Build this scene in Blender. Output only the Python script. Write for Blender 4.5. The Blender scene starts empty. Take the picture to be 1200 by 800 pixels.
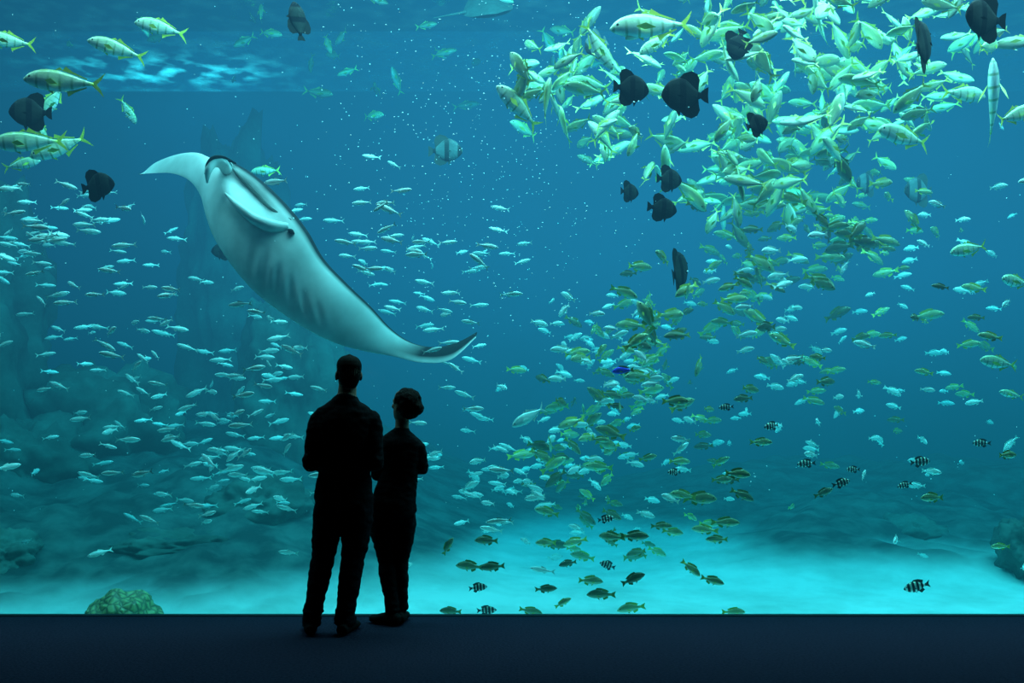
import bpy, math, random
import numpy as np
from mathutils import Vector, Matrix, kdtree, noise
random.seed(7); rng=np.random.default_rng(7)
S=bpy.context.scene
S.view_settings.view_transform='Standard'
S.view_settings.look='None'
F=1166.67; CZ=1.5; HY=470.0
def P(px,py,D): return Vector(((px-600)/F*D, D, CZ+(HY-py)/F*D))

# ---------------- materials ----------------
def mat(name):
    m=bpy.data.materials.new(name); m.use_nodes=True
    nt=m.node_tree; b=nt.nodes.get('Principled BSDF'); return m,nt,b
def simple(name,col,rough=.6,noise_amt=.25,scale=12,bump=.2,spec=.3,metal=0):
    m,nt,b=mat(name)
    n=nt.nodes.new('ShaderNodeTexNoise'); n.inputs['Scale'].default_value=scale; n.inputs['Detail'].default_value=6
    tc=nt.nodes.new('ShaderNodeTexCoord'); nt.links.new(tc.outputs['Object'],n.inputs['Vector'])
    r=nt.nodes.new('ShaderNodeValToRGB')
    r.color_ramp.elements[0].position=.3; r.color_ramp.elements[1].position=.7
    r.color_ramp.elements[0].color=[c*(1-noise_amt) for c in col]+[1]
    r.color_ramp.elements[1].color=[min(1,c*(1+noise_amt)) for c in col]+[1]
    nt.links.new(n.outputs['Fac'],r.inputs['Fac']); nt.links.new(r.outputs['Color'],b.inputs['Base Color'])
    if bump:
        bp=nt.nodes.new('ShaderNodeBump'); bp.inputs['Strength'].default_value=bump; bp.inputs['Distance'].default_value=.02
        nt.links.new(n.outputs['Fac'],bp.inputs['Height']); nt.links.new(bp.outputs['Normal'],b.inputs['Normal'])
    b.inputs['Roughness'].default_value=rough; b.inputs['Specular IOR Level'].default_value=spec; b.inputs['Metallic'].default_value=metal
    return m
def link(o): S.collection.objects.link(o); return o
def meshobj(name,verts,faces,m=None,smooth=True,parent=None):
    me=bpy.data.meshes.new(name); me.from_pydata([tuple(v) for v in verts],[],faces); me.update()
    if smooth: me.polygons.foreach_set('use_smooth',[True]*len(me.polygons))
    o=link(bpy.data.objects.new(name,me))
    if m: me.materials.append(m)
    if parent: o.parent=parent
    return o
def box(name,a,b,m,parent=None):
    x0,y0,z0=a;x1,y1,z1=b
    v=[(x0,y0,z0),(x1,y0,z0),(x1,y1,z0),(x0,y1,z0),(x0,y0,z1),(x1,y0,z1),(x1,y1,z1),(x0,y1,z1)]
    f=[(0,3,2,1),(4,5,6,7),(0,1,5,4),(1,2,6,5),(2,3,7,6),(3,0,4,7)]
    return meshobj(name,v,f,m,False,parent)

# ---------------- room ----------------
GY=7.0
TX=14.0; TY1=20.2; TZ0=-1.2; WZ=7.8
m_floor=simple('dark_carpet',(.014,.014,.025),.95,.3,60,.5,.0)
m_wall=simple('dark_wall_paint',(.012,.014,.018),.8,.1,5,.05,.1)
box('floor',(-9,-3,-.2),(9,GY-.06,0),m_floor)
m_trim=simple('black_metal_trim',(.01,.012,.015),.5,.1,30,0,.1)
box('trim_sill',(-9,GY-.06,-.9),(9,GY,.006),m_trim)
box('wall_front_header',(-9,GY-.2,4.9),(9,GY+.02,9.2),m_wall)
box('wall_left',(-9.3,-3,-.2),(-9,GY,5.2),m_wall)
box('wall_right',(9,-3,-.2),(9.3,GY,5.2),m_wall)
box('wall_rear',(-9.3,-3.3,-.2),(9.3,-3,5.2),m_wall)
box('ceiling',(-9.3,-3.3,5.2),(9.3,GY-.2,5.4),m_wall)
# acrylic pane
m,nt,b=mat('acrylic_pane'); nt.nodes.remove(b)
out=nt.nodes['Material Output']; tr=nt.nodes.new('ShaderNodeBsdfTransparent'); gl=nt.nodes.new('ShaderNodeBsdfGlossy'); mx=nt.nodes.new('ShaderNodeMixShader')
gl.inputs['Roughness'].default_value=.02; mx.inputs[0].default_value=.02; tr.inputs[0].default_value=(.97,.99,1,1)
nt.links.new(tr.outputs[0],mx.inputs[1]); nt.links.new(gl.outputs[0],mx.inputs[2]); nt.links.new(mx.outputs[0],out.inputs[0])
meshobj('window_1',[(-9,GY+.01,-.9),(9,GY+.01,-.9),(9,GY+.01,4.9),(-9,GY+.01,4.9)],[(0,1,2,3)],m,False)

# ---------------- water volume, with added glow in place of scattered light ----------------
m,nt,b=mat('tank_water_glow_volume'); nt.nodes.remove(b); out=nt.nodes['Material Output']
N=nt.nodes; Lk=nt.links
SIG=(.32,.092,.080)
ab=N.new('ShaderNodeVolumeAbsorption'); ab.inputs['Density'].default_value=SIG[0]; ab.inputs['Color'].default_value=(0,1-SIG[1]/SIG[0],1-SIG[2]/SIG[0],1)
em=N.new('ShaderNodeEmission'); add=N.new('ShaderNodeAddShader')  # emission imitates ambient light scattered in the water
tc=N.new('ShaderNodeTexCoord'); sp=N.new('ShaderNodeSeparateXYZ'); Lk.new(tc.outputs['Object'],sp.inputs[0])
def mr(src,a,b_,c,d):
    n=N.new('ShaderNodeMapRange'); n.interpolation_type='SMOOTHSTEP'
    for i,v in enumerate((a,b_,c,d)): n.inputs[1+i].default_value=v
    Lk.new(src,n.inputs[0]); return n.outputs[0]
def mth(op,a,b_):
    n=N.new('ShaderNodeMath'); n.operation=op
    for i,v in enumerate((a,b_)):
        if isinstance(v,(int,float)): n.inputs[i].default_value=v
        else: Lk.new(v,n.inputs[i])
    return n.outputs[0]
gx=mr(sp.outputs['X'],-9,1,.42,1.0)  # painted glow gradient: dimmer at the sides and low down
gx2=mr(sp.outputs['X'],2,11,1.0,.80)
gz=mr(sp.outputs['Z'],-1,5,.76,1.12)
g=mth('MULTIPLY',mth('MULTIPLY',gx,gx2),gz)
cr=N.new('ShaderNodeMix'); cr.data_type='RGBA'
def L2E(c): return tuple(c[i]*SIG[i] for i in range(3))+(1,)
low=L2E((.002,.200,.300)); hi=L2E((.012,.255,.490))  # glow colours: darker near the bed, brighter and bluer above
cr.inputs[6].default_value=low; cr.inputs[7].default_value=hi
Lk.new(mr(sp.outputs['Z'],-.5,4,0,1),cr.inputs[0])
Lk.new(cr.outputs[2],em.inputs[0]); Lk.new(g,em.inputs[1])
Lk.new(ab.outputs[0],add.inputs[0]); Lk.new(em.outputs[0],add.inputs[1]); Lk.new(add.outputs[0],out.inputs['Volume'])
box('glowing_tank_water',(-TX+.01,GY+.03,TZ0),(TX-.01,TY1-.01,WZ),m)

m_tank=simple('tank_blue_wall',(.03,.10,.17),.9,.2,.6,0,.1)
box('tank_wall_back',(-TX,TY1,TZ0),(TX,TY1+.3,9),m_tank)
box('tank_wall_left',(-TX-.3,GY,TZ0),(-TX,TY1,9),m_tank)
box('tank_wall_right',(TX,GY,TZ0),(TX+.3,TY1,9),m_tank)
# water surface, seen from below
m,nt,b=mat('rippled_water_surface'); nt.nodes.remove(b); out=nt.nodes['Material Output']
tr=nt.nodes.new('ShaderNodeBsdfTransparent'); gl=nt.nodes.new('ShaderNodeBsdfGlossy'); mx=nt.nodes.new('ShaderNodeMixShader')
tl=nt.nodes.new('ShaderNodeBsdfTranslucent'); tl.inputs[0].default_value=(.85,.95,.95,1); mx2=nt.nodes.new('ShaderNodeMixShader')
gl.inputs['Roughness'].default_value=.05; mx.inputs[0].default_value=.75; gl.inputs[0].default_value=(.8,.95,1,1)
n=nt.nodes.new('ShaderNodeTexNoise'); n.inputs['Scale'].default_value=2.2; n.inputs['Detail'].default_value=5
tcn=nt.nodes.new('ShaderNodeTexCoord'); nt.links.new(tcn.outputs['Object'],n.inputs['Vector'])
bp=nt.nodes.new('ShaderNodeBump'); bp.inputs['Strength'].default_value=.35; bp.inputs['Distance'].default_value=.10
nt.links.new(n.outputs['Fac'],bp.inputs['Height']); nt.links.new(bp.outputs[0],gl.inputs['Normal'])
rp=nt.nodes.new('ShaderNodeMapRange'); rp.inputs[1].default_value=.46; rp.inputs[2].default_value=.75; rp.inputs[3].default_value=.0; rp.inputs[4].default_value=.4; nt.links.new(n.outputs['Fac'],rp.inputs[0])
nt.links.new(tr.outputs[0],mx.inputs[1]); nt.links.new(gl.outputs[0],mx.inputs[2])
nt.links.new(rp.outputs[0],mx2.inputs[0]); nt.links.new(mx.outputs[0],mx2.inputs[1]); nt.links.new(tl.outputs[0],mx2.inputs[2]); nt.links.new(mx2.outputs[0],out.inputs[0])
meshobj('water_surface',[(-TX,GY+.03,WZ-.02),(TX,GY+.03,WZ-.02),(TX,TY1,WZ-.02),(-TX,TY1,WZ-.02)],[(0,1,2,3)],m,False)

# ---------------- seabed ----------------
def ss(a,b_,x):
    t=min(1,max(0,(x-a)/(b_-a))); return t*t*(3-2*t)
def bed(x,y):
    h=-.62+.05*noise.noise(Vector((x*.5,y*.5,0)))+.015*noise.noise(Vector((x*1.3,y*1.3,3)))
    left=ss(1.0,-4.5,x)
    h+=left*(1.45*ss(8.4,15.0,y)+.26*ss(9,12,y)*noise.noise(Vector((x*.7,y*.5,9)))+.22*ss(8.5,10,y)*abs(noise.noise(Vector((x*1.6,y*1.2,5))))+.07*ss(8.5,10,y)*noise.noise(Vector((x*4,y*3,5))))
    right=ss(1,5,x)
    h+=right*ss(11.0,13.0,y)*(.40+.30*noise.noise(Vector((x*.6,y*.5,30)))+.20*abs(noise.noise(Vector((x*1.8,y*1.2,8)))))
    h+=.5*ss(14,19,y)
    return h
nx,ny=260,170
vs=[];fs=[]
for j in range(ny):
    y=GY+.04+(TY1-GY-.06)*(j/(ny-1))
    for i in range(nx):
        x=-TX+.02+(2*TX-.04)*i/(nx-1); vs.append((x,y,bed(x,y)))
for j in range(ny-1):
    for i in range(nx-1):
        a=j*nx+i; fs.append((a,a+1,a+nx+1,a+nx))
m,nt,b=mat('white_sand')
n=nt.nodes.new('ShaderNodeTexNoise'); n.inputs['Scale'].default_value=1.3; n.inputs['Detail'].default_value=9; n.inputs['Roughness'].default_value=.6
tcn=nt.nodes.new('ShaderNodeTexCoord'); nt.links.new(tcn.outputs['Object'],n.inputs['Vector'])
r=nt.nodes.new('ShaderNodeValToRGB'); r.color_ramp.elements[0].position=.32; r.color_ramp.elements[1].position=.62
r.color_ramp.elements[0].color=(.60,.64,.58,1); r.color_ramp.elements[1].color=(.88,.90,.84,1)
nt.links.new(n.outputs['Fac'],r.inputs[0])
spx=nt.nodes.new('ShaderNodeSeparateXYZ'); nt.links.new(tcn.outputs['Object'],spx.inputs[0])
mrr=nt.nodes.new('ShaderNodeMapRange'); mrr.interpolation_type='SMOOTHSTEP'
mrr.inputs[1].default_value=-.56; mrr.inputs[2].default_value=-.28
nt.links.new(spx.outputs['Z'],mrr.inputs[0])
mxc=nt.nodes.new('ShaderNodeMix'); mxc.data_type='RGBA'
n2=nt.nodes.new('ShaderNodeTexNoise'); n2.inputs['Scale'].default_value=2.5; n2.inputs['Detail'].default_value=8; nt.links.new(tcn.outputs['Object'],n2.inputs['Vector'])
r2=nt.nodes.new('ShaderNodeValToRGB'); r2.color_ramp.elements[0].position=.38; r2.color_ramp.elements[1].position=.66
r2.color_ramp.elements[0].color=(.04,.055,.055,1); r2.color_ramp.elements[1].color=(.13,.165,.15,1); nt.links.new(n2.outputs[0],r2.inputs[0])
nt.links.new(r2.outputs[0],mxc.inputs[7])
nt.links.new(mrr.outputs[0],mxc.inputs[0]); nt.links.new(r.outputs[0],mxc.inputs[6]); nt.links.new(mxc.outputs[2],b.inputs['Base Color'])
bp=nt.nodes.new('ShaderNodeBump'); bp.inputs['Strength'].default_value=.5; bp.inputs['Distance'].default_value=.06
nt.links.new(n.outputs['Fac'],bp.inputs['Height']); nt.links.new(bp.outputs[0],b.inputs['Normal']); b.inputs['Roughness'].default_value=.95; b.inputs['Specular IOR Level'].default_value=.1
meshobj('sandy_seabed',vs,fs,m)

def ico(sub):
    import bmesh
    bm=bmesh.new(); bmesh.ops.create_icosphere(bm,subdivisions=sub,radius=1)
    v=[tuple(x.co) for x in bm.verts]; f=[tuple(q.index for q in x.verts) for x in bm.faces]; bm.free(); return v,f
ICO5=ico(5)
m_rock=simple('reef_rock_stone',(.10,.13,.11),.95,.6,1.6,.9,.1)
def rock(name,c,r,seed,amp=.35):
    V=[]
    for v in ICO5[0]:
        q=Vector(v); d=1+amp*noise.fractal(q*1.6+Vector((seed*7.1,0,0)),.7,2.1,5)+amp*.4*abs(noise.noise(q*4+Vector((seed,3,1))))
        V.append((c[0]+q.x*r[0]*d,c[1]+q.y*r[1]*d,c[2]+q.z*r[2]*d))
    return meshobj(name,V,ICO5[1],m_rock)
for k,(px,py,D,rx,ry,rz) in enumerate([(345,470,15.0,.75,.8,1.7),(120,520,14.6,1.2,1.1,1.1),(-50,430,14.5,1.2,1.2,2.4),(305,600,12.5,.62,.6,.42),(275,330,17.6,.9,.8,2.6),(30,560,13.5,.9,.8,.8),(420,560,16.5,.9,.8,.9),
     (90,620,12.8,.9,.7,.36),(200,645,11.5,.8,.6,.22),(5,655,10.8,.42,.5,.30),(1060,630,14.0,.62,.6,.30),(1205,642,11.6,.30,.4,.34),(1135,655,13.2,.85,.5,.13),(985,655,13.0,.6,.5,.10)]):
    rock('reef_rock',P(px,py,D),(rx,ry,rz),k+1)
# brain coral
m,nt,b=mat('brain_coral_surface')
w=nt.nodes.new('ShaderNodeTexVoronoi'); w.inputs['Scale'].default_value=16; w.feature='DISTANCE_TO_EDGE'
tcn=nt.nodes.new('ShaderNodeTexCoord'); nt.links.new(tcn.outputs['Object'],w.inputs['Vector'])
r=nt.nodes.new('ShaderNodeValToRGB'); r.color_ramp.elements[0].color=(.10,.13,.06,1); r.color_ramp.elements[1].color=(.34,.40,.16,1); r.color_ramp.elements[1].position=.25
nt.links.new(w.outputs[0],r.inputs[0]); nt.links.new(r.outputs[0],b.inputs['Base Color'])
bp=nt.nodes.new('ShaderNodeBump'); bp.inputs['Distance'].default_value=.02; nt.links.new(w.outputs[0],bp.inputs['Height']); nt.links.new(bp.outputs[0],b.inputs['Normal'])
V=[];c=P(143,735,8.2)
for v in ICO5[0]:
    q=Vector(v); d=1+.16*noise.noise(q*2)+.06*noise.noise(q*7)
    V.append((c.x+q.x*.31*d,c.y+q.y*.31*d,c.z+q.z*.31*d))
meshobj('brain_coral',V,ICO5[1],m)

# ---------------- fish ----------------
def template(top,bot,wid,fins,eye=(.12,.03,.018),ns=13,nr=10,body=.86):
    us=np.linspace(0,1,ns)**1.0
    us=np.concatenate([[0.0,.02,.06],us[1:]])
    us=np.unique(np.round(us,4))
    t=np.interp(us,*zip(*top)); bo=np.interp(us,*zip(*bot)); w=np.interp(us,*zip(*wid))
    H=max(t.max(),-bo.min())
    V=[];Fc=[];pat=[]
    for k,u in enumerate(us):
        x=.5-u*body; cz=(t[k]+bo[k])/2; hz=(t[k]-bo[k])/2
        for j in range(nr):
            a=2*math.pi*j/nr
            y=math.copysign(abs(math.cos(a))**.9,math.cos(a))*w[k]
            z=cz+hz*math.sin(a)
            V.append((x,y,z)); pat.append((u*body,z/H,0))
    n=len(us)
    for k in range(n-1):
        for j in range(nr):
            a=k*nr+j;b_=k*nr+(j+1)%nr
            Fc.append((a,b_,b_+nr,a+nr))
    Fc.append(tuple(range(nr))[::-1]); Fc.append(tuple((n-1)*nr+j for j in range(nr)))
    for poly in fins:
        s=len(V)
        for p in poly:
            if len(p)==2: x,z=p;y=0
            else: x,y,z=p
            V.append((x,y,z)); pat.append((.5-x,z/H,.5))
        Fc.append(tuple(range(s,s+len(poly))))
    ux,ez,er=eye
    ww=np.interp(ux,us,w)*.93
    for sgn in (1,-1):
        s=len(V); c=(.5-ux*body,sgn*ww,ez)
        for d in ((1,0,0),(.7,0,.7),(0,0,1),(-.7,0,.7),(-1,0,0),(-.7,0,-.7),(0,0,-1),(.7,0,-.7)):
            V.append((c[0]+d[0]*er,c[1],c[2]+d[2]*er)); pat.append((ux,0,1))
        V.append((c[0],c[1]+sgn*er*.6,c[2])); pat.append((ux,0,1))
        for j in range(8):
            Fc.append((s+j,s+(j+1)%8,s+8))
    return np.array(V),Fc,np.array(pat)

def pecs(x,z,l,w):
    r=[]
    for s in (1,-1):
        r.append([(x,s*w,z),(x-l*.5,s*(w+l*.35),z+l*.05),(x-l,s*(w+l*.55),z-l*.35),(x-l*.45,s*(w+l*.2),z-l*.3)])
    return r
TREV=template([(0,0.0),(.02,.025),(.08,.08),(.2,.135),(.35,.155),(.5,.145),(.7,.10),(.88,.04),(1,.018)],
 [(0,-.01),(.02,-.03),(.08,-.065),(.2,-.11),(.38,-.14),(.55,-.135),(.72,-.09),(.88,-.035),(1,-.018)],
 [(0,.006),(.06,.035),(.2,.06),(.4,.065),(.7,.04),(.9,.016),(1,.01)],
 [[(-.34,.0),(-.34,.018),(-.42,.085),(-.50,.165),(-.455,.07),(-.40,.0)],[(-.34,0),(-.40,0),(-.455,-.07),(-.50,-.165),(-.42,-.085),(-.34,-.018)],
  [(.12,.15),(.06,.19),(.02,.15)],[(.03,.145),(-.01,.205),(-.10,.14),(-.28,.065),(-.28,.05),(-.1,.11)],
  [(-.04,-.12),(-.06,-.19),(-.14,-.13),(-.28,-.06),(-.28,-.045),(-.12,-.1)],[(.2,-.12),(.12,-.175),(.13,-.12)]]+pecs(.22,-.01,.2,.055),eye=(.1,.03,.017))
SILV=template([(0,0),(.03,.025),(.12,.07),(.35,.115),(.6,.09),(.85,.04),(1,.022)],
 [(0,-.005),(.03,-.027),(.12,-.07),(.35,-.12),(.6,-.095),(.85,-.04),(1,-.022)],
 [(0,.006),(.1,.035),(.35,.05),(.7,.03),(1,.01)],
 [[(-.34,0),(-.34,.022),(-.5,.13),(-.42,.0)],[(-.34,0),(-.42,0),(-.5,-.13),(-.34,-.022)],[(.1,.10),(.05,.15),(-.15,.085),(-.1,.07)],[(-.02,-.10),(-.06,-.14),(-.17,-.08),(-.1,-.08)]],ns=9,nr=8,eye=(.1,.015,.017))
SNAP=template([(0,-.01),(.03,.03),(.12,.10),(.3,.17),(.5,.17),(.75,.10),(.9,.05),(1,.045)],
 [(0,-.02),(.03,-.045),(.12,-.09),(.3,-.14),(.55,-.14),(.75,-.09),(.9,-.05),(1,-.045)],
 [(0,.01),(.1,.05),(.3,.075),(.7,.045),(1,.012)],
 [[(-.35,0),(-.34,.045),(-.5,.13),(-.455,0)],[(-.35,0),(-.455,0),(-.5,-.13),(-.34,-.045)],
  [(.2,.15),(.14,.225),(0,.22),(-.18,.17),(-.28,.11),(-.22,.07),(0,.15)],[(-.06,-.12),(-.1,-.2),(-.24,-.13),(-.24,-.06)],[(.14,-.13),(.04,-.21),(.06,-.13)]]+pecs(.18,-.03,.16,.07),ns=10,nr=8,eye=(.12,.03,.022))
DAMS=template([(0,-.01),(.03,.04),(.12,.13),(.35,.22),(.55,.21),(.78,.11),(.9,.06),(1,.05)],
 [(0,-.02),(.03,-.05),(.12,-.12),(.35,-.20),(.58,-.19),(.78,-.10),(.9,-.06),(1,-.05)],
 [(0,.01),(.1,.05),(.3,.08),(.7,.045),(1,.012)],
 [[(-.35,0),(-.34,.05),(-.5,.15),(-.44,0)],[(-.35,0),(-.44,0),(-.5,-.15),(-.34,-.05)],
  [(.18,.18),(.1,.27),(-.08,.27),(-.26,.2),(-.22,.09),(0,.19)],[(-.02,-.17),(-.12,-.27),(-.26,-.18),(-.2,-.09)],[(.14,-.16),(.04,-.25),(.06,-.17)]]+pecs(.18,-.02,.15,.07),ns=10,nr=8,eye=(.13,.05,.024))
BATF=template([(0,-.02),(.02,.05),(.1,.18),(.25,.30),(.45,.37),(.65,.32),(.85,.15),(.95,.06),(1,.055)],
 [(0,-.04),(.02,-.09),(.1,-.18),(.25,-.29),(.45,-.35),(.65,-.31),(.85,-.15),(.95,-.06),(1,-.055)],
 [(0,.01),(.1,.05),(.3,.08),(.7,.05),(1,.012)],
 [[(-.35,0),(-.34,.055),(-.42,.13),(-.5,.17),(-.49,0)],[(-.35,0),(-.49,0),(-.5,-.17),(-.42,-.13),(-.34,-.055)],
  [(.12,.33),(0,.45),(-.16,.50),(-.28,.44),(-.33,.32),(-.31,.2),(-.3,.07),(-.1,.2)],[(.1,-.31),(0,-.42),(-.16,-.47),(-.28,-.41),(-.33,-.30),(-.31,-.19),(-.3,-.07),(-.1,-.2)],
  [(.2,-.26),(.1,-.46),(.06,-.30)]]+pecs(.18,-.03,.13,.08),eye=(.1,.06,.022),ns=14,nr=12)

def fish_mat(name,back,mid,belly,fin,stripes=None,rough=.35,metal=.15,tailu=.84,var=.25,dark_head=False,bandw=.3,spec=.4):
    m,nt,b=mat(name); N=nt.nodes; L=nt.links
    at=N.new('ShaderNodeAttribute'); at.attribute_name='pat'; s=N.new('ShaderNodeSeparateXYZ'); L.new(at.outputs['Vector'],s.inputs[0])
    rn=N.new('ShaderNodeAttribute'); rn.attribute_name='rnd'
    mr=N.new('ShaderNodeMapRange'); mr.inputs[1].default_value=-1; mr.inputs[2].default_value=1; L.new(s.outputs['Y'],mr.inputs[0])
    cr=N.new('ShaderNodeValToRGB'); e=cr.color_ramp.elements
    e[0].position=.12; e[0].color=(*belly,1); e[1].position=.93; e[1].color=(*back,1)
    x=e.new(.55); x.color=(*mid,1); L.new(mr.outputs[0],cr.inputs[0])
    col=cr.outputs[0]
    if stripes:
        n,ph,sc=stripes
        a=N.new('ShaderNodeMath'); a.operation='MULTIPLY'; a.inputs[1].default_value=n*2*math.pi; L.new(s.outputs['X'],a.inputs[0])
        a2=N.new('ShaderNodeMath'); a2.operation='ADD'; a2.inputs[1].default_value=ph; L.new(a.outputs[0],a2.inputs[0])
        a3=N.new('ShaderNodeMath'); a3.operation='SINE'; L.new(a2.outputs[0],a3.inputs[0])
        a4=N.new('ShaderNodeMapRange'); a4.inputs[1].default_value=bandw; a4.inputs[2].default_value=bandw+.3; L.new(a3.outputs[0],a4.inputs[0])
        mx=N.new('ShaderNodeMix'); mx.data_type='RGBA'; mx.inputs[7].default_value=(*sc,1); L.new(a4.outputs[0],mx.inputs[0]); L.new(col,mx.inputs[6]); col=mx.outputs[2]
    ft=N.new('ShaderNodeMapRange'); ft.inputs[1].default_value=tailu-.06; ft.inputs[2].default_value=tailu+.02; L.new(s.outputs['X'],ft.inputs[0])
    fp=N.new('ShaderNodeMapRange'); fp.inputs[1].default_value=.3; fp.inputs[2].default_value=.45; L.new(s.outputs['Z'],fp.inputs[0])
    mm=N.new('ShaderNodeMath'); mm.operation='MAXIMUM'; L.new(ft.outputs[0],mm.inputs[0]); L.new(fp.outputs[0],mm.inputs[1])
    mx=N.new('ShaderNodeMix'); mx.data_type='RGBA'; mx.inputs[7].default_value=(*fin,1); L.new(mm.outputs[0],mx.inputs[0]); L.new(col,mx.inputs[6]); col=mx.outputs[2]
    rv=N.new('ShaderNodeMapRange'); rv.inputs[3].default_value=1-var; rv.inputs[4].default_value=1+min(var,.25); L.new(rn.outputs['Fac'],rv.inputs[0])
    vm=N.new('ShaderNodeVectorMath'); vm.operation='SCALE'; L.new(col,vm.inputs[0]); L.new(rv.outputs[0],vm.inputs['Scale'])
    ey=N.new('ShaderNodeMapRange'); ey.inputs[1].default_value=.7; ey.inputs[2].default_value=.8; L.new(s.outputs['Z'],ey.inputs[0])
    mx=N.new('ShaderNodeMix'); mx.data_type='RGBA'; mx.inputs[7].default_value=(.01,.01,.01,1); L.new(ey.outputs[0],mx.inputs[0]); L.new(vm.outputs[0],mx.inputs[6])
    L.new(mx.outputs[2],b.inputs['Base Color'])
    nz=N.new('ShaderNodeTexNoise'); nz.inputs['Scale'].default_value=60; tc=N.new('ShaderNodeTexCoord'); L.new(tc.outputs['Object'],nz.inputs['Vector'])
    bp=N.new('ShaderNodeBump'); bp.inputs['Strength'].default_value=.15; bp.inputs['Distance'].default_value=.01; L.new(nz.outputs[0],bp.inputs['Height']); L.new(bp.outputs[0],b.inputs['Normal'])
    b.inputs['Roughness'].default_value=rough; b.inputs['Metallic'].default_value=metal; b.inputs['Specular IOR Level'].default_value=spec
    return m
M_TREV=fish_mat('trevally_skin',(.30,.42,.16),(.66,.74,.54),(.90,.93,.88),(.78,.80,.10),stripes=(7,0,(.38,.48,.30)),bandw=.65,var=.2)
M_TREVP=fish_mat('school_trevally_skin',(.22,.36,.12),(.55,.72,.40),(.88,.95,.80),(.70,.78,.14),var=.65)
M_SILV=fish_mat('silver_fish_skin',(.50,.66,.58),(.92,.97,.92),(.95,1,.95),(.8,.9,.8),var=.15,metal=.1)
M_SNAP=fish_mat('snapper_skin',(.14,.19,.07),(.42,.50,.24),(.72,.80,.58),(.60,.64,.10),var=.75)
M_DAMS=fish_mat('sergeant_fish_skin',(.4,.5,.35),(.65,.7,.65),(.7,.75,.7),(.06,.07,.07),stripes=(6,1.0,(.012,.015,.02)),var=.15,bandw=-.3,spec=.1)
M_BAT=fish_mat('batfish_skin',(.018,.022,.020),(.036,.040,.034),(.028,.032,.028),(.014,.014,.012),stripes=(2.6,.3,(.008,.008,.010)),var=.3,metal=0,rough=.7,tailu=.95,spec=.05)
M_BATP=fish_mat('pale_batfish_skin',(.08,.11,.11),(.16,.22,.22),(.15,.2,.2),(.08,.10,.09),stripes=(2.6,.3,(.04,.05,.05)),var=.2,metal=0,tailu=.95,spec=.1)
M_BLUE=fish_mat('blue_tang_skin',(.04,.03,.6),(.08,.06,.98),(.05,.1,.9),(.5,.5,.1),var=.1)

def rotm(yaw,pitch,roll):
    return np.array((Matrix.Rotation(yaw,3,'Z')@Matrix.Rotation(-pitch,3,'Y')@Matrix.Rotation(roll,3,'X')))
def build_fish(name,tmpl,items,m,local=False):
    """items: (pos Vector, length, yaw, pitch, roll)"""
    V0,F0,P0=tmpl; nv=len(V0)
    VV=[];FF=[];PP=[];RR=[]
    for i,(pos,ln,yaw,pitch,roll) in enumerate(items):
        v=V0.copy()
        a=rng.uniform(-.09,.09); v[:,1]+=a*np.clip(.25-v[:,0],0,1)**2*4
        v[:,2]*=rng.uniform(.92,1.08)
        v=(v*ln)@rotm(yaw,pitch,roll).T
        if not local: v=v+np.array(pos)
        VV.append(v); PP.append(P0); RR.append(np.full(nv,rng.uniform(0,1)))
        o=i*nv; FF+= [tuple(q+o for q in f) for f in F0]
    VV=np.concatenate(VV);PP=np.concatenate(PP);RR=np.concatenate(RR)
    me=bpy.data.meshes.new(name); me.from_pydata(VV.tolist(),[],FF); me.update()
    me.polygons.foreach_set('use_smooth',[True]*len(me.polygons))
    a=me.attributes.new('pat','FLOAT_VECTOR','POINT'); a.data.foreach_set('vector',PP.astype(np.float32).ravel())
    a=me.attributes.new('rnd','FLOAT','POINT'); a.data.foreach_set('value',RR.astype(np.float32))
    me.materials.append(m)
    o=link(bpy.data.objects.new(name,me))
    if local: o.location=items[0][0]
    return o
R_=math.radians
def one(name,tmpl,m,px,py,D,lpx,ang,face,turn=0,roll=0):
    yaw=(math.pi if face=='L' else 0)+R_(turn)
    ln=lpx/F*D/max(.35,abs(math.cos(R_(turn))))
    return build_fish(name,tmpl,[(P(px,py,D),ln,yaw,R_(ang),R_(roll))],m,local=True)
for a in [(10,48,8.6,48,0,'L',35),(137,57,8.6,64,12,'L',15),(188,32,9.2,58,8,'L',10),(75,96,8.2,92,3,'L',5),(34,166,8.4,82,-6,'L',10),
          (70,172,8.9,66,-25,'L',20),(62,118,10,40,-60,'L',30),(150,130,11,34,-60,'R',10),(312,200,11.5,34,-10,'L',20),(25,192,9.6,40,15,'R',20),(45,150,9.9,40,-70,'R',30),
          (608,125,9,66,38,'L',20),(765,30,8.8,104,-8,'L',10),(1190,135,8.6,60,20,'R',10),(1135,292,9,48,-12,'L',10),(1190,330,9,45,5,'L',30),(1170,425,9,48,8,'L',10),(1185,462,9.5,32,12,'L',10),
          (1165,120,9,50,70,'L',60),(1060,160,9.2,70,10,'L',15),(1130,110,9.5,60,0,'R',20),(700,55,9.4,60,-50,'R',20),(770,50,9.2,52,-35,'L',10)]:
    one('golden_trevally',TREV,M_TREV,*a)
for a in [(739,104,8.4,44,-2,'R',8,0),(801,112,8.3,54,0,'L',15,0),(1152,22,8.2,52,3,'L',25,0),(776,244,8.6,36,-5,'R',15,0),(114,217,8.4,40,10,'R',5,0),(36,132,8.8,44,0,'L',20,0),
          (865,52,9,38,-70,'L',10,0),(886,146,8.3,30,20,'R',10,0),(349,25,9.2,22,75,'L',60,0),(260,294,10.6,24,0,'L',10,0),(737,225,9.0,24,0,'R',20,0),(784,210,8.8,32,0,'R',20,0),(1080,52,8.3,44,30,'R',50,0),(795,318,8.6,30,20,'R',60,0)]:
    one('batfish',BATF,M_BAT,*a)
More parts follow.
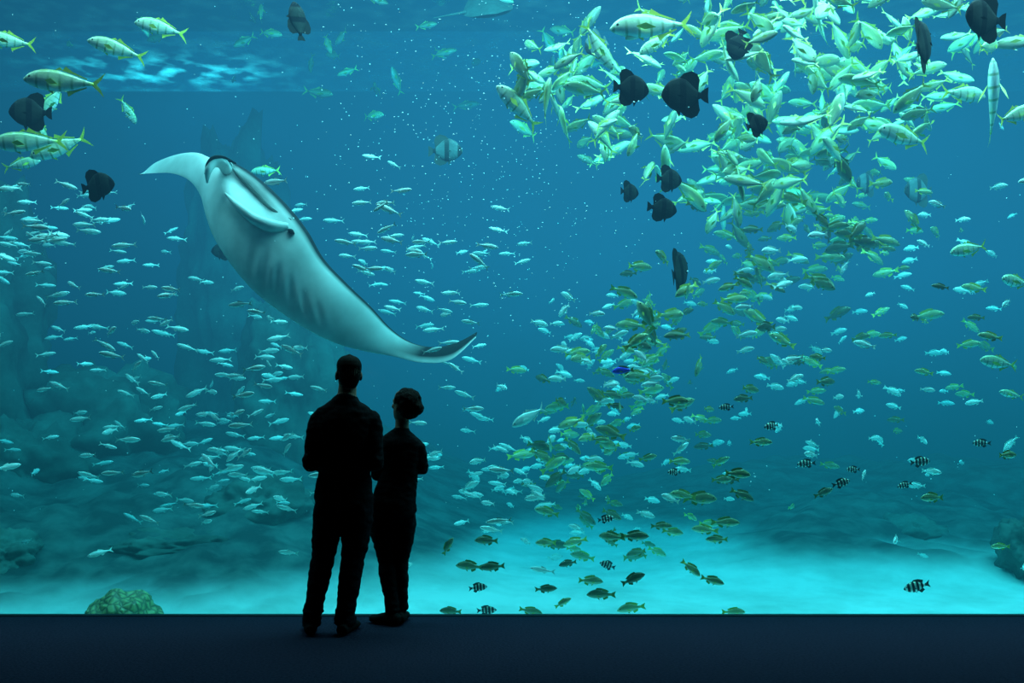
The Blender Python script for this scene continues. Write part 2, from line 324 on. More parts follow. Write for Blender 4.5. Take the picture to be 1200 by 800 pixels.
for a in [(522,176,11,40,0,'R',5,0),(1078,223,11.5,40,0,'L',10,0),(1017,215,12,32,0,'L',20,0),(700,52,10.5,34,-30,'L',20,0)]:
    one('pale_batfish',BATF,M_BATP,*a)
one('blue_tang',SNAP,M_BLUE,730,434,8.0,26,-5,'L',0)
one('pale_trevally',TREV,M_SILV,620,488,8.8,46,-30,'L',10)

def sch(n,cx,cy,sx,sy,D0,D1,l0,l1,faceL=.5,pit=12,turn=30,out=None,rollv=8,pm=0):
    out=[] if out is None else out
    for _ in range(n):
        px=rng.normal(cx,sx);py=rng.normal(cy,sy);D=rng.uniform(D0,D1)
        p=P(px,py,D)
        if p.z<bed(p.x,p.y)+.15 or p.z>WZ-.3: continue
        yaw=(math.pi if rng.random()<faceL else 0)+R_(rng.normal(0,turn))
        out.append((p,rng.uniform(l0,l1),yaw,R_(rng.normal(pm,pit)),R_(rng.normal(0,rollv))))
    return out
sil=[]
def keep(p):
    px=p.x/p.y*F+600; py=HY-(p.z-CZ)/p.y*F
    t=(px-240)/(480-240)
    if -.1<t<1.1:
        c=215+t*205
        if abs(py-c-10)<66*(1-abs(t-.4)*.5) and p.y<11.3: return False
    return True
for a in [(50,60,275,45,30),(45,150,350,80,60),(50,260,500,60,60),(30,235,400,70,70),(50,430,330,60,40),(38,500,330,45,45),(48,300,560,70,35),(20,90,520,60,60),(26,540,480,40,70),(16,380,260,40,30),(18,40,340,40,60),(20,590,560,30,50),(20,330,440,40,30)]:
    n,cx,cy,sx,sy=a
    sil+=sch(n,cx,cy,sx,sy,8.0,11.5,.16,.23,.6,12,28,pm=3)
sil=[s for s in sil if keep(s[0])]
build_fish('silver_fish_school',SILV,sil,M_SILV)
tv=[]
for a in [(64,900,120,60,65),(56,965,60,75,50),(42,850,180,50,45),(36,700,140,45,40),(20,760,80,60,35),(28,1040,80,70,50),(30,990,170,60,40),(14,650,100,30,40),(12,1110,40,50,30),(24,900,230,50,25),(24,880,20,50,20)]:
    n,cx,cy,sx,sy=a
    tv+=sch(n,cx,cy,sx,sy,8.8,12.8,.28,.48,.6,38,42,rollv=24)
build_fish('trevally_school',TREV,tv,M_TREVP)
gh=[]  # fish meshes placed to stand in for reflections in the water surface
for a in [(12,280,40,60,25),(12,460,60,50,40),(8,120,20,60,20),(5,520,10,60,20),(3,340,100,30,20),(6,680,60,30,30)]:
    n,cx,cy,sx,sy=a; gh+=sch(n,cx,cy,sx,sy,14.5,18,.3,.5,.5,35,40)
build_fish('trevally_reflection_standins',TREV,gh,M_TREVP)
sn=[];path=[(1010,270),(930,290),(860,320),(800,350),(765,385),(740,420),(715,455),(690,490),(670,530),(665,570),(690,610)]
for k,(cx,cy) in enumerate(path):
    sn+=sch(18 if k<9 else 9,cx,cy,36,24,8.4,12.5,.16,.30,.45,25,40)
for k,(cx,cy) in enumerate([(980,330),(920,380),(1000,290),(940,250)]): sn+=sch(12,cx,cy,60,30,9,13,.2,.34,.5,20,30)
for a in [(20,1000,420,90,80),(10,1100,350,60,80),(14,860,520,80,50),(10,700,640,60,25),(10,800,590,60,40)]:
    n,cx,cy,sx,sy=a; sn+=sch(n,cx,cy,sx,sy,8.4,12,.14,.23,.5,12,30)
def exact(lst):
    r=[]
    for (px,py,l,ang,face) in lst:
        D=rng.uniform(7.8,8.5); r.append((P(px,py,D),l/F*D,(math.pi if face=='L' else 0)+R_(rng.normal(0,10)),R_(ang),0))
    return r
sn+=exact([(550,663,32,5,'L'),(577,664,30,-3,'L'),(640,636,26,3,'L'),(716,629,32,2,'L'),(744,628,34,0,'R'),(739,712,34,-8,'L'),(528,716,26,5,'L'),(810,666,28,-40,'R'),(835,680,28,-15,'R'),
 (692,680,30,-5,'R'),(704,696,34,0,'L'),(742,678,30,25,'R'),(864,555,32,-5,'R'),(870,580,30,-25,'R'),(850,612,34,0,'R'),(820,584,40,0,'R'),(800,580,34,10,'L'),(775,616,26,0,'R'),(840,632,26,0,'L'),(622,716,28,-10,'R'),(640,690,26,5,'R'),
 (660,706,22,30,'R'),(1092,583,30,0,'L'),(1172,640,22,0,'L'),(1180,533,26,0,'R'),(965,577,26,20,'R'),(860,717,28,0,'R'),(525,640,24,60,'R'),(665,660,22,-10,'L'),(892,518,26,0,'R'),(570,633,28,0,'L'),(792,470,32,0,'R'),(757,370,40,60,'L'),(745,400,36,30,'R')])
build_fish('snapper_school',SNAP,sn,M_SNAP)
pl=[]
for a in [(26,680,395,35,25),(34,660,540,40,45),(34,690,490,50,50),(26,760,440,50,50),(22,900,330,60,30),(22,960,480,50,40),(26,1090,480,80,90),(20,1130,270,50,60),(14,800,520,50,40),(14,590,560,30,15),(14,930,400,50,40)]:
    n,cx,cy,sx,sy=a; pl+=sch(n,cx,cy,sx,sy,8.4,13,.13,.21,.6,20,30)
build_fish('pale_fish_school',SNAP,pl,M_SILV)
dm=exact([(1075,687,32,-12,'L'),(945,543,22,-5,'L'),(986,566,22,15,'R'),(1078,541,24,5,'R'),(1150,519,20,0,'L'),(1060,568,18,-15,'L'),(851,477,18,-5,'L'),(905,499,22,-8,'L'),(560,688,22,5,'R'),(570,715,24,5,'R'),
 (710,608,20,10,'R'),(712,662,20,20,'L'),(790,553,18,0,'L'),(1000,550,16,0,'L')])
build_fish('sergeant_fish_school',DAMS,dm,M_DAMS)

def stingray(name,px,py,D,span,m):
    c=P(px,py,D); V=[];Fc=[];n=32
    for ring,(k,h) in enumerate([(1,0),(.75,.04),(.4,.09),(0,.11)]):
        if k==0: V.append((0,0,h)); break
        for j in range(n):
            a=2*math.pi*j/n; r=1/(abs(math.cos(a))**1.4+abs(math.sin(a))**1.4)**(1/1.4)
            V.append((.38*r*math.cos(a)*k,.5*r*math.sin(a)*k,h+(.12*abs(math.sin(a))**2*k)))
    for ring in range(2):
        for j in range(n): a=ring*n+j;b_=ring*n+(j+1)%n; Fc.append((a,b_,b_+n,a+n))
    for j in range(n): Fc.append((2*n+j,2*n+(j+1)%n,3*n))
    s=len(V); V+= [(q[0],q[1],-q[2]*.4+.16*(q[1]*2)**2*.9) for q in V]
    Fc+= [tuple(i+s for i in f)[::-1] for f in Fc]
    for t in range(8):
        for j in range(5):
            a=2*math.pi*j/5; rr=.022*(1-t/8)+.003; V.append((-.33-t*.07,rr*math.cos(a),.03+rr*math.sin(a)))
    s2=2*s
    for t in range(7):
        for j in range(5): a=s2+t*5+j;b_=s2+t*5+(j+1)%5; Fc.append((a,b_,b_+5,a+5))
    R=Matrix.Rotation(R_(10),3,'Z')@Matrix.Rotation(R_(-14),3,'Y')@Matrix.Rotation(R_(40),3,'X')
    V=[R@(Vector(v)*span)+c for v in V]
    return meshobj(name,V,Fc,m)
m_st=simple('stingray_skin',(.16,.22,.20),.8,.2,6,.1,.05)
stingray('stingray',572,12,14.5,1.0,m_st)

V=[];Fc=[]
def speck(c,r):
    s=len(V)
    for d in ((1,0,0),(-1,0,0),(0,1,0),(0,-1,0),(0,0,1),(0,0,-1)): V.append(tuple(c[i]+d[i]*r for i in range(3)))
    for f in ((0,2,4),(2,1,4),(1,3,4),(3,0,4),(2,0,5),(1,2,5),(3,1,5),(0,3,5)): Fc.append(tuple(i+s for i in f))
for _ in range(1000):
    D=rng.uniform(7.5,13)
    speck(P(rng.normal(570,120),rng.normal(170,130),D),rng.uniform(.003,.009))
for _ in range(300):
    D=rng.uniform(7.5,13); speck(P(rng.uniform(0,1200),rng.uniform(0,600),D),rng.uniform(.003,.007))
meshobj('drifting_plankton',V,Fc,simple('plankton_white',(.95,.97,.95),.5,.02,3,0),False)

# ---------------- manta ray ----------------
MO=1.2
sec=[
((164,203),(165,206),11.0,.01),((179,189),(179,205),10.85,.04),((205,179),(204,205),10.6,.07),((228,177),(224,213),10.4,.11),
((247,184),(237,230),10.2,.22),((270,188),(244,255),10.0,.32),((300,206),(254,281),9.85,.40),((333,237),(274,312),9.75,.40),((358,268),(300,342),9.7,.35),
((378,302),(333,368),9.7,.28),((405,331),(368,390),9.7,.21),((433,358),(402,405),9.75,.16),((457,384),(434,413),9.8,.12),((480,400),(463,418),9.85,.08),
((507,406),(494,425),9.9,.06),((534,401),(528,422),9.95,.04),((559,388),(558,396),10.0,.01)]
sec=[(a,b_,d-MO,t*.88) for a,b_,d,t in sec]
def cat(a,b_,c,d,t): return .5*((2*b_)+(-a+c)*t+(2*a-5*b_+4*c-d)*t*t+(-a+3*b_-3*c+d)*t*t*t)
def sec_at(s):
    n=len(sec)-1; x=min(max(s,0),.99999)*n; k=int(x); t=x-k
    idx=[max(0,k-1),k,k+1,min(n,k+2)]
    arr=[np.array([*sec[i][0],*sec[i][1],sec[i][2],sec[i][3]]) for i in idx]
    return cat(*arr,t)
def manta_pt(s,c,side):
    a=sec_at(s)
    px=a[0]+(a[2]-a[0])*c; py=a[1]+(a[3]-a[1])*c; D=a[4]
    th=a[5]*(math.sqrt(max(0,c))*(1-c)**.8*2.1 if c>0 else 0)
    base=P(px,py,D)
    fur=0
    if side<0:
        fur=.09*math.exp(-((c-.22)/.11)**2)*math.exp(-((s-.385)/.06)**2)
        fur-=.045*math.exp(-((c-.47)/.08)**2)*math.exp(-((s-.40)/.05)**4)
        w=math.exp(-((c-.70)/.15)**4)*math.exp(-((s-.54)/.09)**4)
        fur+=.009*w*math.sin(2*math.pi*(s-.10*c)/.032)
    return Vector((base.x,base.y+side*th*.5+(.5-c)*.13+fur,base.z))
V=[];Fc=[];pt=[]
ns,nc=240,30
for i in range(ns+1):
    s=i/ns
    for j in range(2*nc):
        if j<=nc: c=(1-math.cos(math.pi*j/nc))/2; side=-1
        else: c=(1-math.cos(math.pi*(2*nc-j)/nc))/2; side=1
        V.append(manta_pt(s,c,side)); pt.append((s,c,0 if side<0 else 1))
m2=2*nc
for i in range(ns):
    for j in range(m2): a=i*m2+j;b_=i*m2+(j+1)%m2; Fc.append((a,b_,b_+m2,a+m2))
Fc.append(tuple(range(m2))); Fc.append(tuple(ns*m2+j for j in range(m2))[::-1])
m,nt,b=mat('manta_skin'); Nn=nt.nodes; L=nt.links
at=Nn.new('ShaderNodeAttribute'); at.attribute_name='pat'; s_=Nn.new('ShaderNodeSeparateXYZ'); L.new(at.outputs['Vector'],s_.inputs[0])
nz=Nn.new('ShaderNodeTexNoise'); nz.inputs['Scale'].default_value=2.5; nz.inputs['Detail'].default_value=5; tc=Nn.new('ShaderNodeTexCoord'); L.new(tc.outputs['Object'],nz.inputs['Vector'])
cr=Nn.new('ShaderNodeValToRGB'); cr.color_ramp.elements[0].color=(.54,.55,.52,1); cr.color_ramp.elements[1].color=(.80,.81,.77,1); cr.color_ramp.elements[0].position=.35; cr.color_ramp.elements[1].position=.65
L.new(nz.outputs[0],cr.inputs[0])
def mrm(src,a,b_,c=0,d=1):
    n=Nn.new('ShaderNodeMapRange')
    for i,v in enumerate((a,b_,c,d)): n.inputs[1+i].default_value=v
    L.new(src,n.inputs[0]); return n.outputs[0]
def mm(op,a,b_):
    n=Nn.new('ShaderNodeMath'); n.operation=op; L.new(a,n.inputs[0]); L.new(b_,n.inputs[1]); return n.outputs[0]
edge=mm('MULTIPLY',mrm(s_.outputs['Y'],.09,.03),mrm(s_.outputs['X'],.24,.27))
tip=mrm(s_.outputs['X'],.76,.86)
tipc=mm('MULTIPLY',tip,mrm(s_.outputs['Y'],.92,.6))
back=mrm(s_.outputs['Z'],.3,.6)
fac=mm('MAXIMUM',mm('MAXIMUM',edge,tipc),back)
mx=Nn.new('ShaderNodeMix'); mx.data_type='RGBA'; mx.inputs[7].default_value=(.018,.024,.028,1); L.new(fac,mx.inputs[0]); L.new(cr.outputs[0],mx.inputs[6]); L.new(mx.outputs[2],b.inputs['Base Color'])
b.inputs['Roughness'].default_value=.7; b.inputs['Specular IOR Level'].default_value=.05
M_MANTA=m
manta=link(bpy.data.objects.new('manta_ray',None)); manta.location=(0,0,0)
bo=meshobj('body',V,Fc,m,True,manta)
a=bo.data.attributes.new('pat','FLOAT_VECTOR','POINT'); a.data.foreach_set('vector',np.array(pt,dtype=np.float32).ravel())
m_md=simple('manta_dark',(.02,.028,.03),.7,.2,5,0,.05); m_mw=simple('manta_pale',(.66,.68,.64),.7,.15,5,.05,.05); m_mg=simple('manta_gill',(.10,.13,.12),.7,.2,5,0,.05)
def ribbon_tube(name,pts,ra,rb,m,side=Vector((0,1,0)),parent=None,n=14,sub=8):
    pts=[Vector(p) for p in pts]; k=len(pts); V=[];Fc=[];rows=[]
    for i in range((k-1)*sub+1):
        x=i/sub; q=min(int(x),k-2); t=x-q; ix=[max(0,q-1),q,q+1,min(k-1,q+2)]
        p=Vector([cat(*[pts[w][d] for w in ix],t) for d in range(3)])
        rows.append((p,max(.0008,cat(*[ra[w] for w in ix],t)),max(.0008,cat(*[rb[w] for w in ix],t))))
    for i,(p,a,b_) in enumerate(rows):
        tg=(rows[min(i+1,len(rows)-1)][0]-rows[max(i-1,0)][0]).normalized()
        u=side-tg*side.dot(tg); u.normalize(); w=tg.cross(u)
        for j in range(n):
            an=2*math.pi*j/n; V.append(p+u*math.cos(an)*a+w*math.sin(an)*b_)
    for i in range(len(rows)-1):
        for j in range(n): a=i*n+j;b_=i*n+(j+1)%n; Fc.append((a,b_,b_+n,a+n))
    Fc.append(tuple(range(n))[::-1]); Fc.append(tuple((len(rows)-1)*n+j for j in range(n)))
    return meshobj(name,V,Fc,m,True,parent)
pts=[manta_pt(s,c,-1)+Vector((0,-.002,0)) for s,c in ((.315,.08),(.35,.15),(.39,.18),(.43,.17),(.47,.07))]
ribbon_tube('mouth',pts,[.003,.010,.012,.010,.003],[.004,.014,.018,.014,.004],m_mg,parent=manta)
ribbon_tube('cephalic_fin_1',[P(268,200,10.0-MO),P(260,191,9.85-MO),P(250,190,9.75-MO),P(244,200,9.7-MO),P(243,214,9.75-MO)],[.09,.07,.055,.04,.013],[.06,.05,.04,.03,.01],m_mw,parent=manta)
ribbon_tube('cephalic_fin_1_rim',[P(275,191,9.95-MO),P(262,185,9.8-MO),P(250,185,9.7-MO),P(243,192,9.68-MO),P(240,204,9.7-MO)],[.02,.03,.03,.02,.006],[.009,.013,.013,.010,.005],m_md,parent=manta)
cps=[manta_pt(s,c,-1) for s,c in ((.475,.16),(.455,.30),(.425,.40),(.39,.44),(.35,.46))]
ribbon_tube('cephalic_fin_2',[p+Vector((0,d,0)) for p,d in zip(cps,(.01,-.015,-.02,-.015,.0))],[.03,.05,.045,.03,.008],[.035,.055,.045,.028,.007],m_mw,parent=manta)
e0=manta_pt(.487,.16,-1)
ribbon_tube('eye',[e0+Vector((-.025,-.01,.02)),e0+Vector((0,-.02,0)),e0+Vector((.025,-.01,-.02))],[.008,.026,.008],[.008,.022,.008],m_md,parent=manta)
ribbon_tube('tail',[P(345,345,9.9-MO),P(400,385,10.3-MO),P(450,400,10.7-MO),P(500,418,11-MO),P(538,430,11.2-MO)],[.05,.03,.02,.014,.005],[.05,.03,.02,.014,.005],m_mw,parent=manta)

# ---------------- people ----------------
class Body:
    def __init__(s): s.V=[];s.F=[];s.lab=[]
    def tube(s,pts,rad,lab,side=Vector((1,0,0)),n=20,step=.015):
        pts=[Vector(p) for p in pts]; rad=[(r,r) if not isinstance(r,tuple) else r for r in rad]
        k=len(pts); rows=[]
        for q in range(k-1):
            ix=[max(0,q-1),q,q+1,min(k-1,q+2)]
            m=max(2,int((pts[q+1]-pts[q]).length/step))
            for i in range(m+(1 if q==k-2 else 0)):
                t=i/m
                p=Vector([cat(*[pts[w][d] for w in ix],t) for d in range(3)])
                lo=[min(rad[q][d],rad[q+1][d]) for d in (0,1)]
                ra=max(lo[0]*.8,cat(*[rad[w][0] for w in ix],t)); rb=max(lo[1]*.8,cat(*[rad[w][1] for w in ix],t))
                rows.append((p,ra,rb))
        base=len(s.V)
        for i,(p,a,b_) in enumerate(rows):
            tg=(rows[min(i+1,len(rows)-1)][0]-rows[max(i-1,0)][0]).normalized()
            u=side-tg*side.dot(tg)
            if u.length<.15: u=Vector((0,1,0))-tg*tg.y
            u.normalize(); w=tg.cross(u)
            for j in range(n):
                an=2*math.pi*j/n; s.V.append(p+u*math.cos(an)*a+w*math.sin(an)*b_); s.lab.append(lab)
        for i in range(len(rows)-1):
            for j in range(n): a=base+i*n+j;b_=base+i*n+(j+1)%n; s.F.append((a,b_,b_+n,a+n))
        for row,sg in ((0,-1),(len(rows)-1,1)):
            tg=(rows[1][0]-rows[0][0]).normalized() if row==0 else (rows[-1][0]-rows[-2][0]).normalized()
            s.V.append(rows[row][0]+tg*sg*min(rows[row][1],rows[row][2])*.45); s.lab.append(lab); c=len(s.V)-1
            for j in range(n):
                a=base+row*n+j;b_=base+row*n+(j+1)%n
                s.F.append((b_,a,c) if sg<0 else (a,b_,c))
    def blob(s,c,r,lab,M=None,nz=0,seed=0,fz=8):
        base=len(s.V)
        for v in ICO4[0]:
            q=Vector(v); d=1+(nz*noise.noise(q*fz*.3+Vector((seed,0,0)))+nz*.6*noise.noise(q*fz*.8+Vector((seed,5,0))) if nz else 0)
            w=Vector((q.x*r[0]*d,q.y*r[1]*d,q.z*r[2]*d))
            if M: w=M@w
            s.V.append(Vector(c)+w); s.lab.append(lab)
        s.F+=[tuple(i+base for i in f) for f in ICO4[1]]
    def hand(s,wr,d,nrm,thumb,lab,size=1.0,curl=.6):
        wr=Vector(wr); d=Vector(d).normalized(); nrm=Vector(nrm); nrm=(nrm-d*nrm.dot(d)).normalized(); th=Vector(thumb); th=(th-d*th.dot(d)-nrm*th.dot(nrm)).normalized()
        z=size
        s.tube([wr-d*.02*z,wr+d*.03*z,wr+d*.065*z,wr+d*.09*z],[(.026*z,.018*z),(.036*z,.016*z),(.04*z,.015*z),(.036*z,.012*z)],lab,side=th,step=.008)
        for k,(off,ln) in enumerate(((.030,.072),(.0105,.08),(-.0095,.075),(-.029,.058))):
            p=wr+d*.085*z+th*off*z; pts=[p]; a=0
            for seg in (.45,.3,.25):
                a+=curl*.75; p=p+(d*math.cos(a)-nrm*math.sin(a))*ln*seg*z; pts.append(p)
            s.tube(pts,[.0092*z,.0088*z,.008*z,.0065*z],lab,n=10,step=.006)
        p=wr+d*.02*z+th*.028*z
        s.tube([p,p+(d*.5+th*.6-nrm*.2)*.04*z,p+(d*.85+th*.65-nrm*.5)*.058*z,p+(d*1.15+th*.5-nrm*.9)*.066*z],[.014*z,.012*z,.0105*z,.008*z],lab,n=10,step=.006)
    def head(s,base,yaw,pitch,z=1.0,skin='skin',hair='hair',hairlen='short'):
        M=Matrix.Rotation(yaw,3,'Z')@Matrix.Rotation(pitch,3,'X'); B=Vector(base)
        T=lambda x,y,zz: B+M@Vector((x*z,y*z,zz*z))
        secs=[(0,.055,.026,.026),(.015,.045,.042,.045),(.04,.028,.055,.068),(.075,.010,.063,.084),(.11,.002,.069,.092),(.145,-.005,.074,.097),(.175,-.01,.071,.092),(.2,-.012,.057,.075),(.212,-.012,.035,.047)]
        ix=M@Vector((1,0,0))
        s.tube([T(0,c,q) for q,c,a,b_ in secs],[(a*z,b_*z) for q,c,a,b_ in secs],skin,side=ix,n=28,step=.006)
        s.tube([T(0,.093,.118),T(0,.104,.098),T(0,.115,.078),T(0,.100,.068)],[.008*z,.011*z,.0155*z,.010*z],skin,side=ix,n=12,step=.005)
        s.tube([T(-.045,.076,.128),T(-.02,.092,.130),T(.02,.092,.130),T(.045,.076,.128)],[.007*z,.009*z,.009*z,.007*z],skin,n=10,side=Vector((0,0,1)),step=.006)
        s.tube([T(-.022,.084,.048),T(0,.095,.050),T(.022,.084,.048)],[.006*z,.0085*z,.006*z],'lips',n=10,side=Vector((0,0,1)),step=.005)
        s.tube([T(-.018,.083,.040),T(0,.091,.040),T(.018,.083,.040)],[.006*z,.008*z,.006*z],'lips',n=10,side=Vector((0,0,1)),step=.005)
        for sg in (1,-1):
            s.blob(T(.03*sg,.081,.112),(.012*z,.012*z,.012*z),'eye')
            s.blob(T(.079*sg,-.006,.098),(.009*z,.019*z,.031*z),skin,M@Matrix.Rotation(sg*.35,3,'Z'))
        if hairlen=='short':
            hs=[(.030,-.048,.040,.030),(.06,-.046,.056,.048),(.09,-.038,.068,.066),(.12,-.026,.0745,.080),(.145,-.018,.0785,.092),(.178,-.013,.0785,.096),(.205,-.013,.067,.084),(.224,-.013,.048,.060),(.232,-.013,.026,.034)]
            s.tube([T(0,c,q) for q,c,a,b_ in hs],[(a*z,b_*z) for q,c,a,b_ in hs],hair,side=ix,n=36,step=.005)
        else:
            s.blob(T(0,-.025,.148),(.092*z,.100*z,.088*z),hair,M,.12,3,10)
            s.blob(T(0,-.060,.09),(.078*z,.062*z,.066*z),hair,M,.14,5,10)
            s.blob(T(.01,-.118,.115),(.048*z,.040*z,.045*z),hair,M,.16,8,12)
        return T
    def build(s,name,loc,mats,voxel=.0055,rotz=0):
        e=link(bpy.data.objects.new(name,None)); e.location=loc
        me=bpy.data.meshes.new('tmp'); me.from_pydata([tuple(v) for v in s.V],[],s.F); me.update()
        import bmesh
        bm=bmesh.new(); bm.from_mesh(me); bmesh.ops.recalc_face_normals(bm,faces=bm.faces); bm.to_mesh(me); bm.free()
        t=link(bpy.data.objects.new('tmp',me))
        md=t.modifiers.new('r','REMESH'); md.mode='VOXEL'; md.voxel_size=voxel; md.use_smooth_shade=True
        sm=t.modifiers.new('s','SMOOTH'); sm.factor=.5; sm.iterations=3
        dg=bpy.context.evaluated_depsgraph_get(); dg.update()
        new=bpy.data.meshes.new_from_object(t.evaluated_get(dg)); new.name=name+'_body'
        bpy.data.objects.remove(t)
        kd=kdtree.KDTree(len(s.V))
        for i,v in enumerate(s.V): kd.insert(v,i)
        kd.balance()
        new.materials.clear(); keys=list(mats)
        for k in keys: new.materials.append(mats[k])
        cl={keys.index('jacket'),keys.index('trousers')}
        nv=len(new.vertices); co=np.zeros(nv*3); nr=np.zeros(nv*3)
        new.vertices.foreach_get('co',co); new.vertices.foreach_get('normal',nr); co=co.reshape(-1,3); nr=nr.reshape(-1,3)
        mask=np.zeros(nv,bool); mi=[]
        for p in new.polygons:
            _,i,_=kd.find(p.center); k=keys.index(s.lab[i]); mi.append(k)
            if k in cl: mask[list(p.vertices)]=True
        new.polygons.foreach_set('material_index',mi)
        new.polygons.foreach_set('use_smooth',[True]*len(mi))
        for i in np.nonzero(mask)[0]:
            x,y,z=co[i]
            d=.008*noise.noise(Vector((x*9,y*9,z*16)))+.005*noise.noise(Vector((x*20,y*20,z*34+5)))
            co[i]+=nr[i]*d
        new.vertices.foreach_set('co',co.ravel()); new.update()
        o=link(bpy.data.objects.new('body',new)); o.parent=e
        e.rotation_euler=(0,0,rotz)
        return e
ICO4=ico(4)
mk=lambda n,c,r=.8,sc=40,bp=.2: simple(n,c,r,.2,sc,bp,.03)
skin=mk('skin',(.22,.13,.09),.6,30,.05)
com=dict(lips=mk('lips',(.22,.09,.08),.5),eye=mk('eye_white',(.6,.6,.6),.2,10,0))
manm=dict(skin=skin,hair=mk('dark_short_hair',(.010,.008,.007),.8,200,.6),jacket=mk('black_jacket',(.005,.005,.006),.9),trousers=mk('dark_jeans',(.005,.005,.007),.9),shoes=mk('black_shoes',(.006,.006,.006),.8),**com)
womm=dict(skin=skin,hair=mk('dark_curly_hair',(.010,.008,.007),.8,120,.8),jacket=mk('black_cardigan',(.005,.005,.006),.9),trousers=mk('black_trousers',(.005,.005,.006),.9),shoes=mk('black_trainers',(.006,.006,.006),.8),**com)

def shoe(B,ank,toe,z=1.0):
    a=Vector(ank); t=Vector(toe); d=Vector((t.x-a.x,t.y-a.y,0)); L=d.length; d.normalize(); sd=Vector((-d.y,d.x,0))
    h=Vector((a.x,a.y,0))
    B.tube([h-d*.07*z+Vector((0,0,.035)),h-d*.03*z+Vector((0,0,.042)),h+d*.05*z+Vector((0,0,.040)),h+d*(L*.6)+Vector((0,0,.032)),h+d*(L*.85)+Vector((0,0,.028)),h+d*L+Vector((0,0,.022))],
      [(.034*z,.034),(.040*z,.041),(.040*z,.039),(.046*z,.031),(.042*z,.027),(.024*z,.02)],'shoes',side=sd,step=.01)
    B.tube([h+Vector((0,0,.04)),h+Vector((0,0,.12))],[(.036*z,.042*z),(.034*z,.04*z)],'shoes',side=sd)

# --- man, seen from behind, facing the tank
B=Body()
tor=[(.835,.045,.188,.122,0),(.87,.045,.190,.127,0),(.95,.045,.182,.122,0),(1.05,.048,.172,.116,.0),(1.15,.05,.178,.120,0),(1.27,.052,.194,.130,-.005),(1.36,.053,.200,.124,-.01),(1.41,.054,.196,.108,-.012),(1.445,.055,.178,.092,-.012),(1.475,.056,.135,.080,-.012),(1.500,.057,.092,.072,-.010),(1.53,.060,.068,.066,-.004)]
B.tube([(c,cy,z) for z,c,a,b_,cy in tor],[(a,b_) for z,c,a,b_,cy in tor],'jacket',n=36,step=.012)
B.tube([(.060,-.005,1.47),(.064,.004,1.55),(.068,.012,1.62)],[.064,.060,.057],'skin')
B.head((.070,.0,1.562),R_(22),R_(8),1.0)
for sgn,sh,el,wr in ((-1,(-.116,-.005,1.372),(-.162,-.045,1.105),(-.045,.215,1.06)),(1,(.222,-.005,1.372),(.258,-.045,1.105),(.14,.225,1.075))):
    sh=Vector(sh);el=Vector(el);wr=Vector(wr)
    B.tube([sh+Vector((-sgn*.03,0,.03)),sh,sh.lerp(el,.35),sh.lerp(el,.8),el,el.lerp(wr,.3),el.lerp(wr,.7),wr],[.052,.066,.064,.056,.054,.052,.044,.037],'jacket')
B.hand((-.03,.225,1.06),(1,.25,-.05),(0,1,.1),(0,.1,1),'skin',1.0,.75)
B.hand((.125,.245,1.075),(-1,.15,-.15),(0,1,.1),(0,.1,1),'skin',1.0,.7)
B.tube([(.045,0,.98),(.045,0,.90),(.045,0,.83)],[(.16,.11),(.168,.112),(.15,.105)],'trousers',n=30)
B.tube([(-.03,0,.90),(-.048,0,.78),(-.070,.005,.64),(-.092,.012,.50),(-.112,.0,.38),(-.140,-.012,.22),(-.158,-.012,.12),(-.166,-.008,.065)],
  [(.095,.10),(.104,.102),(.092,.09),(.077,.076),(.073,.077),(.062,.062),(.059,.060),(.066,.070)],'trousers')
B.tube([(.125,0,.90),(.130,0,.78),(.120,.005,.64),(.102,.012,.50),(.088,.0,.38),(.066,-.012,.22),(.056,-.012,.12),(.054,-.008,.065)],
  [(.095,.10),(.104,.102),(.094,.09),(.080,.076),(.076,.077),(.066,.064),(.064,.062),(.072,.074)],'trousers')
shoe(B,(-.168,-.02,0),(-.215,.17,0),1.05); shoe(B,(.058,-.02,0),(.095,.18,0),1.05)
for z,c in ((.10,(-.160,-.01)),(.145,(-.152,-.011)),(.10,(.055,-.01)),(.15,(.058,-.011))):
    B.blob((c[0],c[1],z),(.066,.070,.018),'trousers',None,.12,z*50)
B.tube([(.060,-.012,1.485),(.062,-.010,1.53)],[(.080,.074),(.073,.068)],'jacket',n=30)
Dm=6.435
B.build('standing_man',((395-600)/F*Dm,Dm,.003),manm)

# --- woman
B=Body()
tor=[(.73,-.012,.146,.115,-.01),(.78,-.010,.153,.122,-.01),(.86,.0,.144,.112,0),(.97,.018,.128,.098,.005),(1.06,.028,.130,.104,.01),(1.15,.034,.146,.112,.01),(1.21,.037,.150,.098,0),(1.245,.039,.132,.084,0),(1.275,.041,.092,.068,0),(1.30,.042,.060,.056,0),(1.315,.043,.052,.052,0)]
B.tube([(c,cy,z) for z,c,a,b_,cy in tor],[(a,b_) for z,c,a,b_,cy in tor],'jacket',n=36,step=.012)
B.tube([(.042,0,1.25),(.044,.004,1.34),(.046,.01,1.41)],[.050,.046,.046],'skin')
B.head((.050,.0,1.365),R_(48),R_(12),.97,hairlen='curly')
for sgn,sh,el,wr in ((-1,(-.066,.0,1.19),(-.122,.03,1.00),(.045,.185,1.06)),(1,(.142,.0,1.19),(.176,.035,1.045),(.0,.195,1.10))):
    sh=Vector(sh);el=Vector(el);wr=Vector(wr)
    B.tube([sh+Vector((-sgn*.02,0,.025)),sh,sh.lerp(el,.35),sh.lerp(el,.8),el,el.lerp(wr,.3),el.lerp(wr,.7),wr],[.042,.055,.055,.050,.048,.045,.038,.030],'jacket')
B.hand((.06,.195,1.065),(1,.05,.25),(0,1,0),(-.2,.1,1),'skin',.88,.6)
B.hand((-.015,.205,1.10),(-1,.0,-.05),(0,1,0),(-.1,.1,1),'skin',.88,.6)
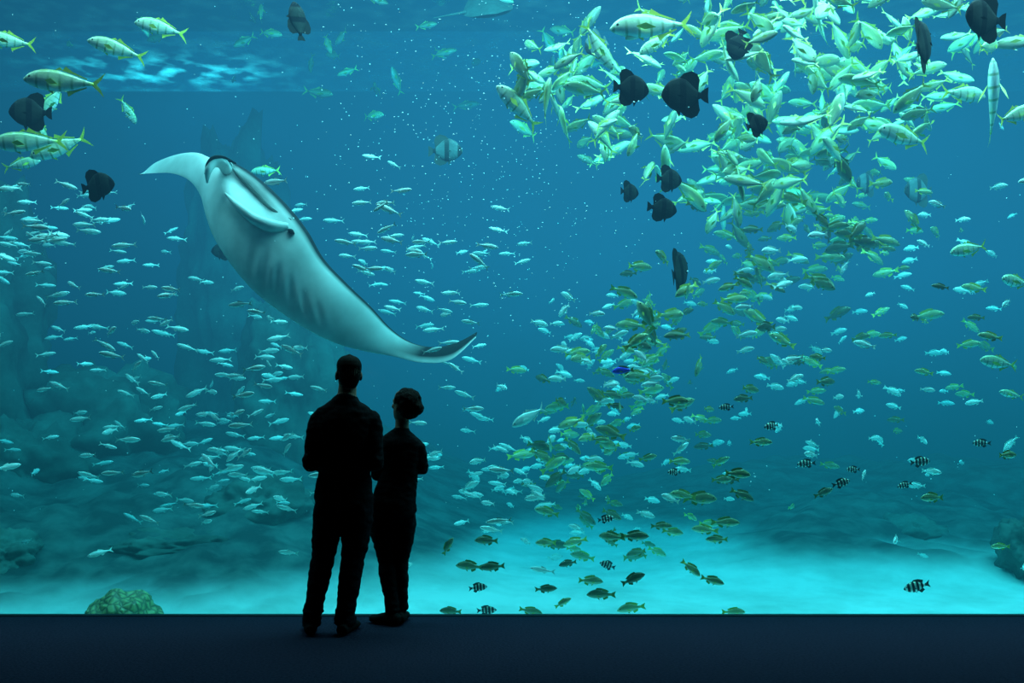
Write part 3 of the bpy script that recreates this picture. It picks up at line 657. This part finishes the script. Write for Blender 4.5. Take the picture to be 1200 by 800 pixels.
B.tube([(-.010,0,.86),(-.012,0,.78),(-.012,0,.70)],[(.12,.10),(.135,.112),(.125,.105)],'trousers',n=30)
B.tube([(-.075,-.01,.78),(-.085,-.005,.66),(-.075,.01,.54),(-.062,.02,.43),(-.045,.0,.31),(-.025,-.02,.18),(-.018,-.02,.09)],
  [(.082,.09),(.090,.092),(.076,.078),(.062,.062),(.062,.062),(.048,.046),(.050,.048)],'trousers')
B.tube([(.055,0,.78),(.052,.01,.66),(.045,.03,.54),(.032,.045,.43),(.030,.035,.31),(.034,.03,.18),(.034,.03,.09)],
  [(.080,.09),(.084,.088),(.070,.074),(.058,.062),(.056,.060),(.046,.045),(.048,.046)],'trousers')
shoe(B,(-.025,-.03,0),(-.175,.06,0),.92); shoe(B,(.036,.02,0),(.045,.19,0),.92)
Dw=6.78
B.build('standing_woman',((465-600)/F*Dw,Dw-.08,.003),womm)

# ---------------- lights ----------------
def area(name,loc,target,sx,sy,power,col=(1,1,1)):
    l=bpy.data.lights.new(name,'AREA'); l.shape='RECTANGLE'; l.size=sx; l.size_y=sy; l.energy=power; l.color=col
    o=link(bpy.data.objects.new(name,l)); o.location=loc
    o.rotation_euler=(Vector(target)-Vector(loc)).to_track_quat('-Z','Y').to_euler(); return o
area('unseen_tank_light',(3,7.9,8.6),(3,12,0),16,1.2,6000,(.95,1,1))  # unseen light added above the glass to brighten fish flanks facing the camera
area('unseen_tank_light',(4,10.5,8.6),(4,9.5,0),13,3,6800,(.95,1,1))
area('unseen_tank_light',(-8,8.5,8.6),(-7,11,2),6,1.2,1200,(.95,1,1))
area('unseen_tank_light',(-6.6,19.0,8.4),(-6.6,19.0,0),3.5,.8,160,(.9,1,1))  # extra unseen light added for the bright streak on the water surface
w=bpy.data.worlds.new('World'); S.world=w; w.use_nodes=True
w.node_tree.nodes['Background'].inputs[0].default_value=(.01,.015,.03,1); w.node_tree.nodes['Background'].inputs[1].default_value=.05
# ---------------- camera ----------------
cam=bpy.data.cameras.new('camera'); cam.lens=35; cam.sensor_width=36; cam.shift_y=70/1200; cam.clip_end=100
co=link(bpy.data.objects.new('camera',cam)); co.location=(0,0,CZ); co.rotation_euler=(R_(90),0,0); S.camera=co
